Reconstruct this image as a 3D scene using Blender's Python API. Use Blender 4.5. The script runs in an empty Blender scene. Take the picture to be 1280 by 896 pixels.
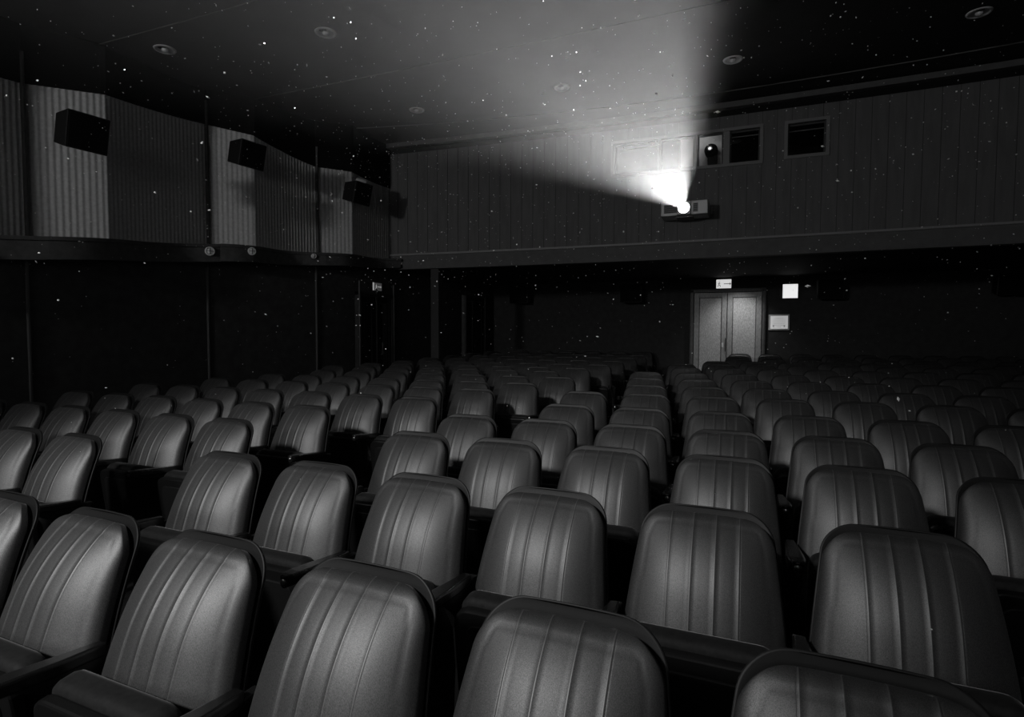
import bpy, bmesh, math, random
from mathutils import Matrix, Vector
random.seed(7)
sc = bpy.context.scene
COL = sc.collection
EYE = 1.57
F, YAW, PIT, ROL = 702.85, .4035, .0464, .0033
S, C = math.sin(YAW), math.cos(YAW)

# hall frame: u to the viewer's left along the rows, v towards the back, h above eye level
def W(u, v, h=-EYE): return Vector((-u, v, h + EYE))
def ray(px, py):
    a, b = px - 640, py - 448
    A = a*math.cos(ROL) + b*math.sin(ROL); B = -a*math.sin(ROL) + b*math.cos(ROL)
    Y = -B*math.cos(PIT) - F*math.sin(PIT); Z = F*math.cos(PIT) - B*math.sin(PIT)
    return (Z*S - A*C, Z*C + A*S, Y)
def onv(px, py, v): r = ray(px, py); t = v/r[1]; return (r[0]*t, v, r[2]*t)
def onu(px, py, u): r = ray(px, py); t = u/r[0]; return (u, r[1]*t, r[2]*t)
def proj(u, v, h):
    X = -u*C + v*S; Z = u*S + v*C
    Y2 = h*math.cos(PIT) + Z*math.sin(PIT); Z2 = Z*math.cos(PIT) - h*math.sin(PIT)
    return 640 + F*X/Z2, 448 - F*Y2/Z2
def fas(u): return 9.33 - .0076*(u + 1.3)**2
def onf(px, py, off=0.0):
    v = 9.2
    for _ in range(20):
        r = onv(px, py, v); v = fas(r[0]) - off
    return r
def ceil_h(v): return 2.97 + .06*max(3.0, min(v, 8.9))
def floor_z(v): return .019*v
def onc(px, py):
    r = ray(px, py); t = 2.97/(r[2] - .06*r[1]); return tuple(q*t for q in r)

# ------------------------------------------------------------------ materials
def mat(name, col, rough=.7, spec=.3, sheen=0, metal=0, emit=0, emit_col=1.0, noise=None, bump=None, stretch=(1, 1, 1)):
    m = bpy.data.materials.new(name); m.use_nodes = True
    n = m.node_tree.nodes; l = m.node_tree.links
    b = n['Principled BSDF']
    b.inputs['Base Color'].default_value = (col, col, col, 1)
    b.inputs['Roughness'].default_value = rough
    b.inputs['Specular IOR Level'].default_value = spec
    b.inputs['Metallic'].default_value = metal
    if sheen:
        b.inputs['Sheen Weight'].default_value = sheen
        b.inputs['Sheen Roughness'].default_value = .35
    if emit:
        b.inputs['Emission Color'].default_value = (emit_col,)*3 + (1,)
        b.inputs['Emission Strength'].default_value = emit
    if noise or bump:
        tc = n.new('ShaderNodeTexCoord'); mp = n.new('ShaderNodeMapping')
        mp.inputs['Scale'].default_value = stretch
        l.new(tc.outputs['Object'], mp.inputs['Vector'])
        t = n.new('ShaderNodeTexNoise'); t.inputs['Scale'].default_value = (noise or bump)[0]
        t.inputs['Detail'].default_value = 4
        l.new(mp.outputs['Vector'], t.inputs['Vector'])
        if noise:
            r = n.new('ShaderNodeMapRange')
            r.inputs['From Min'].default_value = .3; r.inputs['From Max'].default_value = .7
            r.inputs['To Min'].default_value = col*(1 - noise[1]); r.inputs['To Max'].default_value = col*(1 + noise[1])
            l.new(t.outputs['Fac'], r.inputs['Value'])
            cb = n.new('ShaderNodeCombineColor')
            for k in range(3): l.new(r.outputs['Result'], cb.inputs[k])
            l.new(cb.outputs['Color'], b.inputs['Base Color'])
        if bump:
            bp = n.new('ShaderNodeBump'); bp.inputs['Strength'].default_value = bump[1]; bp.inputs['Distance'].default_value = .004
            l.new(t.outputs['Fac'], bp.inputs['Height']); l.new(bp.outputs['Normal'], b.inputs['Normal'])
    return m

M = {}
def velvet(name, dif, gls, gr=.54, grain=.34, sheen=.12):
    m = bpy.data.materials.new(name); m.use_nodes = True
    n = m.node_tree.nodes; l = m.node_tree.links
    b = n['Principled BSDF']; b.inputs['Roughness'].default_value = .9; b.inputs['Specular IOR Level'].default_value = 0
    b.inputs['Sheen Weight'].default_value = sheen; b.inputs['Sheen Roughness'].default_value = .3
    g = n.new('ShaderNodeBsdfGlossy'); g.inputs['Roughness'].default_value = gr
    tc = n.new('ShaderNodeTexCoord'); mp = n.new('ShaderNodeMapping'); mp.inputs['Scale'].default_value = (4, 4, 1)
    t = n.new('ShaderNodeTexNoise'); t.inputs['Scale'].default_value = 170; t.inputs['Detail'].default_value = 3
    l.new(tc.outputs['Object'], mp.inputs['Vector']); l.new(mp.outputs['Vector'], t.inputs['Vector'])
    for base, sock in ((dif, b.inputs['Base Color']), (gls, g.inputs['Color'])):
        r = n.new('ShaderNodeMapRange'); r.inputs['From Min'].default_value = .3; r.inputs['From Max'].default_value = .7
        r.inputs['To Min'].default_value = base*(1 - grain); r.inputs['To Max'].default_value = base*(1 + grain)
        l.new(t.outputs['Fac'], r.inputs['Value'])
        cb = n.new('ShaderNodeCombineColor')
        for k in range(3): l.new(r.outputs['Result'], cb.inputs[k])
        l.new(cb.outputs['Color'], sock)
    ad = n.new('ShaderNodeAddShader'); l.new(b.outputs[0], ad.inputs[0]); l.new(g.outputs[0], ad.inputs[1])
    l.new(ad.outputs[0], n['Material Output'].inputs['Surface'])
    return m
M['velvet'] = velvet('velvet', .024, .155)
M['piping'] = velvet('seam_piping', .06, .20, .5, .1, .5)
M['shell'] = mat('black_shell', .012, .5, .4, .08)
M['underside'] = mat('seat_underside', .011, .4, .4)
M['cushion'] = mat('seat_cushion_velvet', .018, .7, .3, .2, noise=(60, .3))
M['arm'] = mat('black_armrest', .014, .25, .5)
M['iron'] = mat('black_iron', .012, .4, .5)
M['bolt'] = mat('steel_bolt', .5, .3, .5, metal=1)
M['floor'] = mat('dark_carpet', .012, .95, .1, noise=(40, .4))
M['wall'] = mat('black_wall_paint', .05, .75, .2, noise=(9, .2))
M['rear'] = mat('rear_wall_paint', .05, .8, .2, noise=(9, .15))
M['rib'] = mat('ribbed_wall_paint', .60, .8, .2, noise=(30, .12))
M['frieze'] = mat('frieze_paint', .008, .85, .1)
M['band'] = mat('band_paint', .085, .7, .3, noise=(12, .2))
M['batten'] = mat('dull_batten', .10, .5, .4)
M['ceil'] = mat('ceiling_paint', .05, .85, .2, noise=(3, .08))
M['edge'] = mat('ceiling_edge_trim', .14, .6, .3)
M['board'] = mat('boarded_front', .15, .7, .3, noise=(14, .12), stretch=(1, 1, .15))
M['groove'] = mat('board_groove', .09, .9, .1)
M['fascia_low'] = mat('lower_fascia', .13, .7, .3, noise=(8, .1))
M['mould'] = mat('fascia_moulding', .3, .5, .4)
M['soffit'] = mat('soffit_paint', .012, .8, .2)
M['winframe'] = mat('window_frame', .24, .5, .4)
M['booth'] = mat('booth_interior', .03, .8, .2)
M['boothpale'] = mat('booth_pale_panel', .75, .8, .2)
M['wood'] = mat('door_wood', .42, .45, .4, noise=(28, .35), stretch=(4, 4, .5))
M['woodpanel'] = mat('door_panel_wood', .62, .4, .45, noise=(34, .35), stretch=(3, 3, .8))
M['doorframe'] = mat('door_frame_wood', .13, .5, .4, noise=(26, .3), stretch=(4, 4, .5))
M['dark'] = mat('matt_black', .006, .8, .2)
M['spk'] = mat('speaker_box', .008, .5, .4)
M['grille'] = mat('speaker_grille', .005, .9, .1)
M['chrome'] = mat('chrome', .75, .25, .5, metal=1)
M['bulb'] = mat('bulb_glass', .95, .2, .6)
M['white'] = mat('white_plastic', .9, .4, .5)
M['grey'] = mat('grey_plastic', .25, .5, .4)
M['paper'] = mat('paper', .85, .8, .2)
M['ink'] = mat('grey_ink', .3, .8, .2)
M['signlit'] = mat('lit_sign', .8, .5, .3, emit=.62)
M['signink'] = mat('sign_ink', .15, .6, .3, emit=.08)
M['signdim'] = mat('dim_sign', .3, .5, .3, emit=.035)
M['signdimw'] = mat('dim_sign_marks', .6, .5, .3, emit=.28)
M['lens'] = mat('lit_lens', .9, .3, .5, emit=60)
M['dust'] = mat('dust', 1.0, .9, .1)
M['screen'] = mat('screen_cloth', .05, .9, .1)
M['lamp'] = mat('small_lamp', .8, .3, .5, emit=1.0)
gl = bpy.data.materials.new('window_glass'); gl.use_nodes = True
_n = gl.node_tree.nodes; _n.clear()
_o = _n.new('ShaderNodeOutputMaterial'); _mx = _n.new('ShaderNodeMixShader'); _tr = _n.new('ShaderNodeBsdfTransparent'); _gs = _n.new('ShaderNodeBsdfGlossy')
_gs.inputs['Roughness'].default_value = .03; _mx.inputs[0].default_value = .07
_l = gl.node_tree.links; _l.new(_tr.outputs[0], _mx.inputs[1]); _l.new(_gs.outputs[0], _mx.inputs[2]); _l.new(_mx.outputs[0], _o.inputs['Surface'])
M['glass'] = gl

# ------------------------------------------------------------------ helpers
def link(name, bm, m, parent=None, smooth=False, bevel=0, recalc=True):
    if recalc: bmesh.ops.recalc_face_normals(bm, faces=bm.faces)
    me = bpy.data.meshes.new(name); bm.to_mesh(me); bm.free()
    for k in (m if isinstance(m, (list, tuple)) else [m]): me.materials.append(k)
    if smooth:
        for p in me.polygons: p.use_smooth = True
    o = bpy.data.objects.new(name, me); COL.objects.link(o)
    if parent is not None: o.parent = parent
    if bevel:
        b = o.modifiers.new('bevel', 'BEVEL'); b.width = bevel; b.segments = 2; b.limit_method = 'ANGLE'
    return o
def thing(name, label, cat, loc=(0, 0, 0), rot=(0, 0, 0), group=None):
    o = bpy.data.objects.new(name, None); COL.objects.link(o)
    o.empty_display_size = .1
    o.location = loc; o.rotation_euler = rot
    o['label'] = label; o['category'] = cat
    if group: o['group'] = group
    return o
def structure(o):
    o['kind'] = 'structure'; return o
def box(bm, x0, x1, y0, y1, z0, z1, mx=None, mi=0):
    vs = [bm.verts.new((x, y, z)) for x in (x0, x1) for y in (y0, y1) for z in (z0, z1)]
    if mx is not None:
        for v in vs: v.co = mx @ v.co
    for f in ((0, 1, 3, 2), (4, 6, 7, 5), (0, 4, 5, 1), (2, 3, 7, 6), (0, 2, 6, 4), (1, 5, 7, 3)):
        bm.faces.new([vs[i] for i in f]).material_index = mi
def B(*a, **k):
    bm = bmesh.new(); box(bm, *a, **k); return bm
def lathe(bm, prof, seg=24, mx=None, cap=True):
    rings = []
    for r, z in prof:
        if r < 1e-6: rings.append([bm.verts.new((0, 0, z))])
        else: rings.append([bm.verts.new((r*math.cos(2*math.pi*i/seg), r*math.sin(2*math.pi*i/seg), z)) for i in range(seg)])
    for a, b in zip(rings, rings[1:]):
        for i in range(seg):
            j = (i + 1) % seg
            if len(a) == 1 and len(b) == 1: continue
            if len(a) == 1: bm.faces.new((a[0], b[i], b[j]))
            elif len(b) == 1: bm.faces.new((a[i], a[j], b[0]))
            else: bm.faces.new((a[i], a[j], b[j], b[i]))
    if mx is not None:
        for rg in rings:
            for v in rg: v.co = mx @ v.co
def grid(bm, P, mi=None, closed=False):
    V = [[bm.verts.new(p) for p in row] for row in P]
    for i in range(len(V) - 1):
        for j in range(len(V[0]) - 1):
            f = bm.faces.new((V[i][j], V[i+1][j], V[i+1][j+1], V[i][j+1]))
            if mi: f.material_index = mi(i, j)
    return V
def strip(path, prof, closed_prof=True):
    """sweep a (offset, height) profile along a plan path of (u,v,nu,nv); returns bmesh in world space"""
    bm = bmesh.new(); rows = []
    for (u, v, nu, nv, hh) in path:
        rows.append([bm.verts.new(W(u + nu*o, v + nv*o, z if hh is None else z + hh)) for o, z in prof])
    n = len(prof)
    for a, b in zip(rows, rows[1:]):
        for k in range(n if closed_prof else n - 1):
            q = (k + 1) % n
            bm.faces.new((a[k], a[q], b[q], b[k]))
    if closed_prof:
        bm.faces.new(rows[0]); bm.faces.new(list(reversed(rows[-1])))
    return bm

# ------------------------------------------------------------------ camera and render look
cam = bpy.data.cameras.new('camera'); cam.sensor_width = 36; cam.lens = 36*F/1280; cam.clip_start = .02
co = bpy.data.objects.new('camera', cam); COL.objects.link(co)
co.matrix_world = Matrix.Translation((0, 0, EYE)) @ Matrix.Rotation(YAW, 4, 'Z') @ Matrix.Rotation(math.pi/2 - PIT, 4, 'X') @ Matrix.Rotation(ROL, 4, 'Z')
sc.camera = co
vs = sc.view_settings; vs.view_transform = 'Standard'; vs.look = 'None'; vs.gamma = 1; vs.exposure = 0; vs.use_curve_mapping = False
w = bpy.data.worlds.new('world'); sc.world = w; w.use_nodes = True
w.node_tree.nodes['Background'].inputs[0].default_value = (0, 0, 0, 1)
sc.cycles.max_bounces = 5; sc.cycles.diffuse_bounces = 2; sc.cycles.glossy_bounces = 2; sc.cycles.volume_bounces = 0
sc.cycles.transparent_max_bounces = 8; sc.cycles.sample_clamp_indirect = 2
sc.cycles.use_denoising = True

# ------------------------------------------------------------------ room shell
RV = 12.9            # back wall
RU = -6.3            # right wall (behind the frame's edge)
FV = -8.2            # wall behind the screen
bm = bmesh.new()
vv = [FV, 0, 4, 8, RV + .1]
grid(bm, [[W(8.2, v, floor_z(v) - EYE), W(RU, v, floor_z(v) - EYE)] for v in vv])
fl = structure(link('floor', bm, M['floor']))
bm = B(-8.2, -RU, RV, RV + .12, -.2, 3.6)
structure(link('wall_back', bm, M['rear']))
bm = B(-RU, -RU + .12, FV, RV, -.5, 5.3)
structure(link('wall_right', bm, M['wall']))
bm = B(-8.4, -RU, FV - .12, FV, -.5, 5.3)
structure(link('wall_front', bm, M['wall']))

# left wall: pilaster points, a wave between them
PIL = [(7.25, -.5), (7.2, 1.5), (7.16, 3.52), (7.06, 5.61), (6.63, 7.28), (6.33, 8.91)]
HB = {1.5: .56, 3.52: .744, 5.61: .96, 7.28: 1.07, 8.91: 1.19, -.5: .4}          # band bottom
HT = {1.5: .82, 3.52: .985, 5.61: 1.20, 7.28: 1.27, 8.91: 1.36, -.5: .66}        # band top
HP = {1.5: 2.4, 3.52: 2.60, 5.61: 2.86, 7.28: 2.68, 8.91: 2.68, -.5: 2.2}      # top of the ribbed panels
def bays():
    for i in range(len(PIL) - 1): yield i, PIL[i], PIL[i+1]
def frame_of(a, b):
    L = math.hypot(b[0]-a[0], b[1]-a[1]); du, dv = (b[0]-a[0])/L, (b[1]-a[1])/L
    return L, du, dv, -dv, du          # normal points into the room (towards -u)
def rib_wave(t, i):
    k = .32 if i != 4 else .25
    if t < .32: return .27*(t/.32)
    q = (t - .32)/.68
    return .27*(1 - q)**1.7
def band_wave(t): return .26 + .13*math.cos(2*math.pi*(t - .2))
def lerp(a, b, t): return a + (b - a)*t
# lower wall: flat, dark, split into bays by battens
WL = [(8.1, FV)] + PIL + [(6.02, RV)]
bm = bmesh.new()
P = []
for (u, v) in WL: P.append([W(u, v, -EYE - .3), W(u, v, 3.9)])
V_ = grid(bm, P)
V2 = grid(bm, [[W(u + .15, v, -EYE - .3), W(u + .15, v, 3.9)] for (u, v) in WL])
for i in range(len(V_) - 1):
    for q in (0, 1): bm.faces.new((V_[i][q], V_[i+1][q], V2[i+1][q], V2[i][q]))
lw = structure(link('wall_left', bm, M['wall']))
bt = 0
for i, a, b in bays():
    L, du, dv, nu, nv = frame_of(a, b)
    # ribbed panel
    n = int(L/.056); sub = 6; top = []; bot = []; nor = []
    N = n*sub
    for j in range(N + 1):
        t = j/N
        r = .004*math.cos(2*math.pi*(j/sub))
        o = rib_wave(t, i) + .03 + r
        u = a[0] + du*L*t + nu*o; v = a[1] + dv*L*t + nv*o
        h0 = lerp(HT[a[1]], HT[b[1]], t) - .05; h1 = lerp(HP[a[1]], HP[b[1]], t)
        bot.append(W(u, v, h0)); top.append(W(u, v, h1 + .02))
    bm = bmesh.new(); grid(bm, list(zip(bot, top)))
    structure(link('trim_%d' % (10 + i), bm, M['rib'], smooth=True))
    # plain frieze above the ribs, its face standing just proud of them
    path = []
    for j in range(41):
        t = j/40; o = rib_wave(t, i) + .05 
        path.append((a[0] + du*L*t, a[1] + dv*L*t, nu, nv, o, lerp(HP[a[1]], HP[b[1]], t), lerp(ceil_h(a[1]), ceil_h(b[1]), t)))
    bm = bmesh.new()
    rows = [[bm.verts.new(W(u + x*0, v, h0)), bm.verts.new(W(u + x*o, v + y*o, h0)), bm.verts.new(W(u + x*o, v + y*o, h1 + .06)), bm.verts.new(W(u, v, h1 + .06))] for (u, v, x, y, o, h0, h1) in path]
    for p, q in zip(rows, rows[1:]):
        for k in range(4): bm.faces.new((p[k], p[(k+1) % 4], q[(k+1) % 4], q[k]))
    structure(link('trim_%d' % (20 + i), bm, M['frieze']))
# the wavy band (one continuous ledge)
bm = bmesh.new(); rows = []
for i, a, b in bays():
    L, du, dv, nu, nv = frame_of(a, b)
    for j in range(0 if i == 0 else 1, 33):
        t = j/32; o = band_wave(t); u0 = a[0] + du*L*t; v0 = a[1] + dv*L*t
        h0 = lerp(HB[a[1]], HB[b[1]], t); h1 = lerp(HT[a[1]], HT[b[1]], t)
        pr = [(0, h0 + .03), (o - .02, h0 + .03), (o - .02, h0), (o, h0), (o, h1 - .045), (o + .02, h1 - .04), (o + .02, h1), (0, h1)]
        rows.append([bm.verts.new(W(u0 + nu*x, v0 + nv*x, z)) for x, z in pr])
for p, q in zip(rows, rows[1:]):
    for k in range(8): bm.faces.new((p[k], p[(k+1) % 8], q[(k+1) % 8], q[k]))
structure(link('trim_1', bm, M['band']))
# vertical battens at the bay joints, below and above the band
k = 2
for (u, v) in PIL[1:5]:
    for (h0, h1, off) in ((-EYE + floor_z(v), HB[v], .0), (HT[v], HP[v] + .32, .05)):
        bm = B(-.011, .011, -.035 - off, .0, 0, h1 - h0)
        o = structure(link('trim_%d' % k, bm, M['batten'] if off == 0 else M['band'], bevel=.004)); k += 1
        o.location = W(u, v, h0); o.rotation_euler = (0, 0, math.pi/2)
# baseboards
bm = bmesh.new(); V_ = grid(bm, [[W(u, v, floor_z(v) - EYE), W(u - .02, v, floor_z(v) - EYE), W(u - .02, v, floor_z(v) - EYE + .14), W(u, v, floor_z(v) - EYE + .14)] for u, v in WL])
o = structure(link('baseboard_left', bm, M['dark']))

# ceiling: panels that rise towards the back, each ending in a small step
def arc(k, u):
    if k == 0: return FV
    if k == 1: return -3.9
    if k == 2: return 0.1
    if k == 3: return 2.1
    if k == 4: return 4.22 - .006*(u - 3)**2
    if k == 5: return 6.22 - .004*(u - 2)**2
    if k == 6: return 8.90 - .026*(u - .0)**2*(1 if u > 0 else .6)
    return 9.7
US = [8.1, 7.6, 7.2, 6.6, 6.0, 5.0, 4.0, 3.0, 2.0, 1.0, 0, -1.0, -2.0, -3.0, -4.0, -5.0, RU]
bm = bmesh.new(); edges = []
for k in range(7):
    front = []; back = []; drop = []
    for u in US:
        v0, v1 = arc(k, u), arc(k + 1, u)
        e = .012
        f0 = W(u, v0, ceil_h(v0)); b0 = W(u, v1, ceil_h(v1) + (e if k < 6 else 0))
        front.append(f0); back.append(b0); drop.append(W(u, v1, ceil_h(v1)))
    grid(bm, list(zip(front, back)))
    if k < 6:
        grid(bm, list(zip(back, drop))); edges.append([(u, arc(k + 1, u)) for u in US])
o = structure(link('ceiling', bm, M['ceil'])); 
k = 30
for e in (edges[5],):
    bm = bmesh.new(); rows = []
    for (u, v) in e:
        h = ceil_h(v); rows.append([bm.verts.new(W(u, v + a, h + b)) for a, b in ((-.005, -.003), (.002, -.003), (.002, .012), (-.005, .012))])
    for p, q in zip(rows, rows[1:]):
        for j in range(4): bm.faces.new((p[j], p[(j+1) % 4], q[(j+1) % 4], q[j]))
    structure(link('trim_%d' % k, bm, M['edge'])); k += 1

# projection booth front: a long bowed wall of vertical boards, hanging over the back rows
FU0, FU1 = 6.33, RU
HB0, HB1, HM0, HM1, HF = 1.17, 1.42, 1.42, 1.455, 3.30
us = [FU0 + (FU1 - FU0)*i/60 for i in range(61)]
pth = [(u, fas(u), 0, -1, None) for u in us]
# windows in pixels of their outer frame, and their panes
W1 = [onf(764, 179), onf(954, 204)]
u1a, u1b = onf(764, 199)[0], onf(954, 180)[0]
h1t, h1b = onf(954, 155)[2], onf(954, 204)[2]
u2a, u2b = onf(980.5, 175)[0], onf(1037, 170)[0]
h2t, h2b = onf(1010, 148.5)[2], onf(1010, 196.5)[2]
HOLES = [(u1a, u1b, h1b, h1t), (u2a, u2b, h2b, h2t)]
bw = .20
brk = {}
u = FU0; n = 0
xs = []
while u > FU1:
    xs += [(u, 'g'), (u - .007, 'b')]; u -= bw
for hs in HOLES:
    xs += [(hs[0], None), (hs[1], None)]
xs = sorted([x for x in xs], key=lambda t: -t[0])
bm = bmesh.new(); state = 'b'
for (ua, sa), (ub, _) in zip(xs, xs[1:]):
    if sa: state = sa
    if ub >= ua - 1e-6: continue
    mid = (ua + ub)/2; off = 0 if state == 'b' else .008
    segs = [(HM1, HF)]
    for (a, b, h0, h1) in HOLES:
        if b < mid < a: segs = [(HM1, h0), (h1, HF)]
    for (z0, z1) in segs:
        vsx = [bm.verts.new(W(q, fas(q) + off, z)) for q, z in ((ua, z0), (ub, z0), (ub, z1), (ua, z1))]
        f = bm.faces.new(vsx); f.material_index = 0 if state == 'b' else 1
        if state == 'g':
            for q in (ua, ub):
                f = bm.faces.new([bm.verts.new(W(q, fas(q) + oo, z)) for oo, z in ((0, z0), (off, z0), (off, z1), (0, z1))]); f.material_index = 1
booth_wall = structure(link('wall_booth', bm, [M['board'], M['groove']], recalc=False))
structure(link('trim_40', strip(pth, [(0, HB0), (0, HB1), (-.16, HB1), (-.16, HB0)]), M['fascia_low']))
structure(link('trim_41', strip(pth, [(-.02, HM0), (.035, HM0), (.035, HM0 + .012), (.02, HM0 + .016), (.02, HM1), (-.02, HM1)]), M['mould']))
structure(link('trim_42', strip(pth, [(-.02, HF), (-.02, HF + .12), (-.03, HF + .12), (-.03, HF)]), M['dark']))  # black colour gives the shade of the gap under the cornice
structure(link('trim_43', strip(pth, [(.10, HF + .095), (.10, HF + .175), (-.05, HF + .175), (-.05, HF + .095)]), M['fascia_low']))
structure(link('trim_44', strip(pth[:1] + [(FU0 - .03, fas(FU0) - .012, 0, -1, None)], [(0, HB0), (0, HF), (-.03, HF), (-.03, HB0)]), M['mould']))
# black strip standing in for a shadow gap between lintel and ceiling
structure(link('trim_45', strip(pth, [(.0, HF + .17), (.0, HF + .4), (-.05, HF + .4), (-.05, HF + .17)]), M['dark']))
# soffit under the booth
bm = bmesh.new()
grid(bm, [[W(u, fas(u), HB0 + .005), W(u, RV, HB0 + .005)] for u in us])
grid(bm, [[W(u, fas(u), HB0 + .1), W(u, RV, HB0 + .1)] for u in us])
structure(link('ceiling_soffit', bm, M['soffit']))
# booth room behind its windows
bm = bmesh.new(); box(bm, -FU0, -FU1, 11.0, 11.1, EYE + HM1, EYE + 3.6)
box(bm, -FU0, -FU1, 9.4, 11.0, EYE + 1.5, EYE + 1.55)
structure(link('wall_booth_back', bm, M['booth']))
# booth windows
def framed_window(name, hole, mull, depth=.10):
    a, b, h0, h1 = hole; t = .045
    y = fas((a + b)/2)
    bm = bmesh.new()
    ys = [fas(a), fas(b)]
    def bar(ua, ub, z0, z1, d0=-.025, d1=depth):
        vs_ = []
        for q in (ua, ub):
            for d in (d0, d1):
                for z in (z0, z1): vs_.append(bm.verts.new(W(q, fas(q) + d, z)))
        for f in ((0, 1, 3, 2), (4, 6, 7, 5), (0, 4, 5, 1), (2, 3, 7, 6), (0, 2, 6, 4), (1, 5, 7, 3)): bm.faces.new([vs_[i] for i in f])
    bar(a, a - t, h0, h1); bar(b + t, b, h0, h1)
    n = 6
    for i in range(n):
        ua = a - t + (b + 2*t - a)*i/n; ub = a - t + (b + 2*t - a)*(i + 1)/n
        bar(ua, ub, h0, h0 + t); bar(ua, ub, h1 - t, h1)
    for (ma, mb) in mull: bar(ma, mb, h0 + t, h1 - t, 0.0)
    fr = structure(link(name, bm, M['winframe']))
    edges_ = [a - t] + [x for m_ in mull for x in m_] + [b + t]
    for i in range(0, len(edges_), 2):
        ua, ub = edges_[i], edges_[i+1]
        # inner sash and pane
        bm = bmesh.new(); s = .022
        for (p, q, z0, z1) in ((ua, ua - s, h0 + t, h1 - t), (ub + s, ub, h0 + t, h1 - t), (ua, ub, h0 + t, h0 + t + s), (ua, ub, h1 - t - s, h1 - t)):
            box(bm, -p, -q, fas(p) + .05, fas(p) + .075, EYE + z0, EYE + z1)
        link('sash', bm, M['groove'], fr)
        bm = bmesh.new()
        bm.faces.new([bm.verts.new(W(q, fas(q) + .06, z)) for q, z in ((ua, h0 + t), (ub, h0 + t), (ub, h1 - t), (ua, h1 - t))])
        link('window_pane', bm, M['glass'], fr)
    return fr
def fu(px, py=180): return onf(px, py)[0]
framed_window('window_1', HOLES[0], [(fu(822), fu(826)), (fu(868), fu(872)), (fu(904), fu(912))])
framed_window('window_2', HOLES[1], [])
# window blinds seen behind the panes
for (pa, pb, hh, lab) in ((914, 951, h1t - .10, 'narrow pale roller blind rail behind the rightmost pane of the wide booth window'),
                          (984, 1034, h2t - .11, 'narrow pale roller blind rail at the top of the separate right booth window'),
                          (772, 820, h1t - .10, 'narrow pale roller blind rail seen through the projector beam, leftmost booth pane')):
    ua, ub = fu(pa), fu(pb); y = fas(ua) + .16
    o = link('blind_rail', B(-ua, -ub, y, y + .02, EYE + hh, EYE + hh + .012), M['winframe'], bevel=.003)
    o['label'] = lab; o['category'] = 'blind'
# pale lit panel and old film projector behind the narrow pane
ua, ub = fu(875), fu(903)
y = fas(ua) + .42
BL = bpy.data.lights.new('added_booth_fill', 'POINT'); BL.energy = .5; BL.shadow_soft_size = .03  # added point light, brightens the pale panel behind the pane
blo = bpy.data.objects.new('added_booth_fill', BL); COL.objects.link(blo); blo.location = (-ua + .02, y - .22, EYE + h1t + .02)
o = link('wall_booth_panel', B(-ua - .35, -ub + .10, y, y + .02, EYE + h1b - .3, EYE + h1t + .35), M['boothpale']); structure(o)
t = thing('film_projector', 'dark round film projector with a bright lens behind the narrow booth window pane', 'projector', W(fu(887.5), fas(1) + .26, onf(887, 182)[2]))
Rx = Matrix.Rotation(math.pi/2, 4, 'X')
bm = bmesh.new(); lathe(bm, [(0, -.16), (.085, -.16), (.10, -.10), (.10, .02), (.085, .04), (.06, .045), (.05, .03), (0, .03)], 28, Rx)
link('housing', bm, M['dark'], t, smooth=True)
bm = bmesh.new(); lathe(bm, [(.026, .03), (.042, .03), (.042, .075), (.026, .075), (.026, .03)], 24, Rx @ Matrix.Translation((-.015, .015, 0)))
link('lens_barrel', bm, M['grey'], t, smooth=True)
bm = bmesh.new(); lathe(bm, [(0, .07), (.02, .066), (.028, .05)], 20, Rx @ Matrix.Translation((-.015, .015, 0)))
link('lens', bm, M['lamp'], t, smooth=True)
link('stand', B(-.05, .09, .0, .08, -.30, -.08), M['booth'], t)

# column and the back doors
cu = onv(546, 400, 9.12)
cz = floor_z(9.12)
o = structure(link('wall_column', B(-cu[0] - .085, -cu[0] + .085, 9.04, 9.20, cz, EYE + HB0), mat('column_paint', .06, .7, .2), bevel=.01))

def double_door(name, origin, rotz, wd, ht, mats, leaf_open=0, signplate=True, framew=.07, pan=True):
    """origin at the middle of the threshold; local -y faces the room"""
    wood, panel, frm = mats
    bm = bmesh.new()
    hw = wd/2
    for a, b, c_, d_ in ((-hw, -hw + framew, 0, ht), (hw - framew, hw, 0, ht), (-hw, hw, ht - framew, ht)):
        box(bm, a, b, -.05, .03, c_, d_)
        box(bm, a + .02 if a < 0 else a, b if b < 0 or a < 0 else b - .02, -.07, -.05, c_, d_ - (.02 if c_ else 0))
    fr = structure(link(name, bm, frm, bevel=.004))
    fr.location = origin; fr.rotation_euler = (0, 0, rotz)
    iw = hw - framew
    for sgn in (-1, 1):
        x0, x1 = (-iw + .012, -.004) if sgn < 0 else (.004, iw - .012)
        bm = bmesh.new(); th = ht - framew - .01; st = .10
        z0 = .02
        for (a, b, c_, d_) in ((x0, x0 + st, z0, th), (x1 - st, x1, z0, th), (x0 + st, x1 - st, th - .10, th), (x0 + st, x1 - st, z0, z0 + .25)):
            box(bm, a, b, -.035, .01, c_, d_)
        lf = link('door_leaf', bm, wood, fr, bevel=.004)
        bm = bmesh.new()
        box(bm, x0 + st - .005, x1 - st + .005, -.012, .008, z0 + .24, th - .09)
        link('door_panel', bm, panel, lf)
        bm = bmesh.new()
        for (a, b, c_, d_) in ((x0 + st, x0 + st + .016, z0 + .25, th - .10), (x1 - st - .016, x1 - st, z0 + .25, th - .10), (x0 + st, x1 - st, th - .116, th - .10), (x0 + st, x1 - st, z0 + .25, z0 + .266)):
            box(bm, a, b, -.026, -.01, c_, d_)
        link('panel_moulding', bm, frm, lf, bevel=.003)
    return fr
dl = onv(863, 400, RV); dr = onv(957, 400, RV); dt = onv(910, 361, RV)
dcx = -(dl[0] + dr[0])/2; dw = dl[0] - dr[0]; dz = floor_z(RV)
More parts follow.
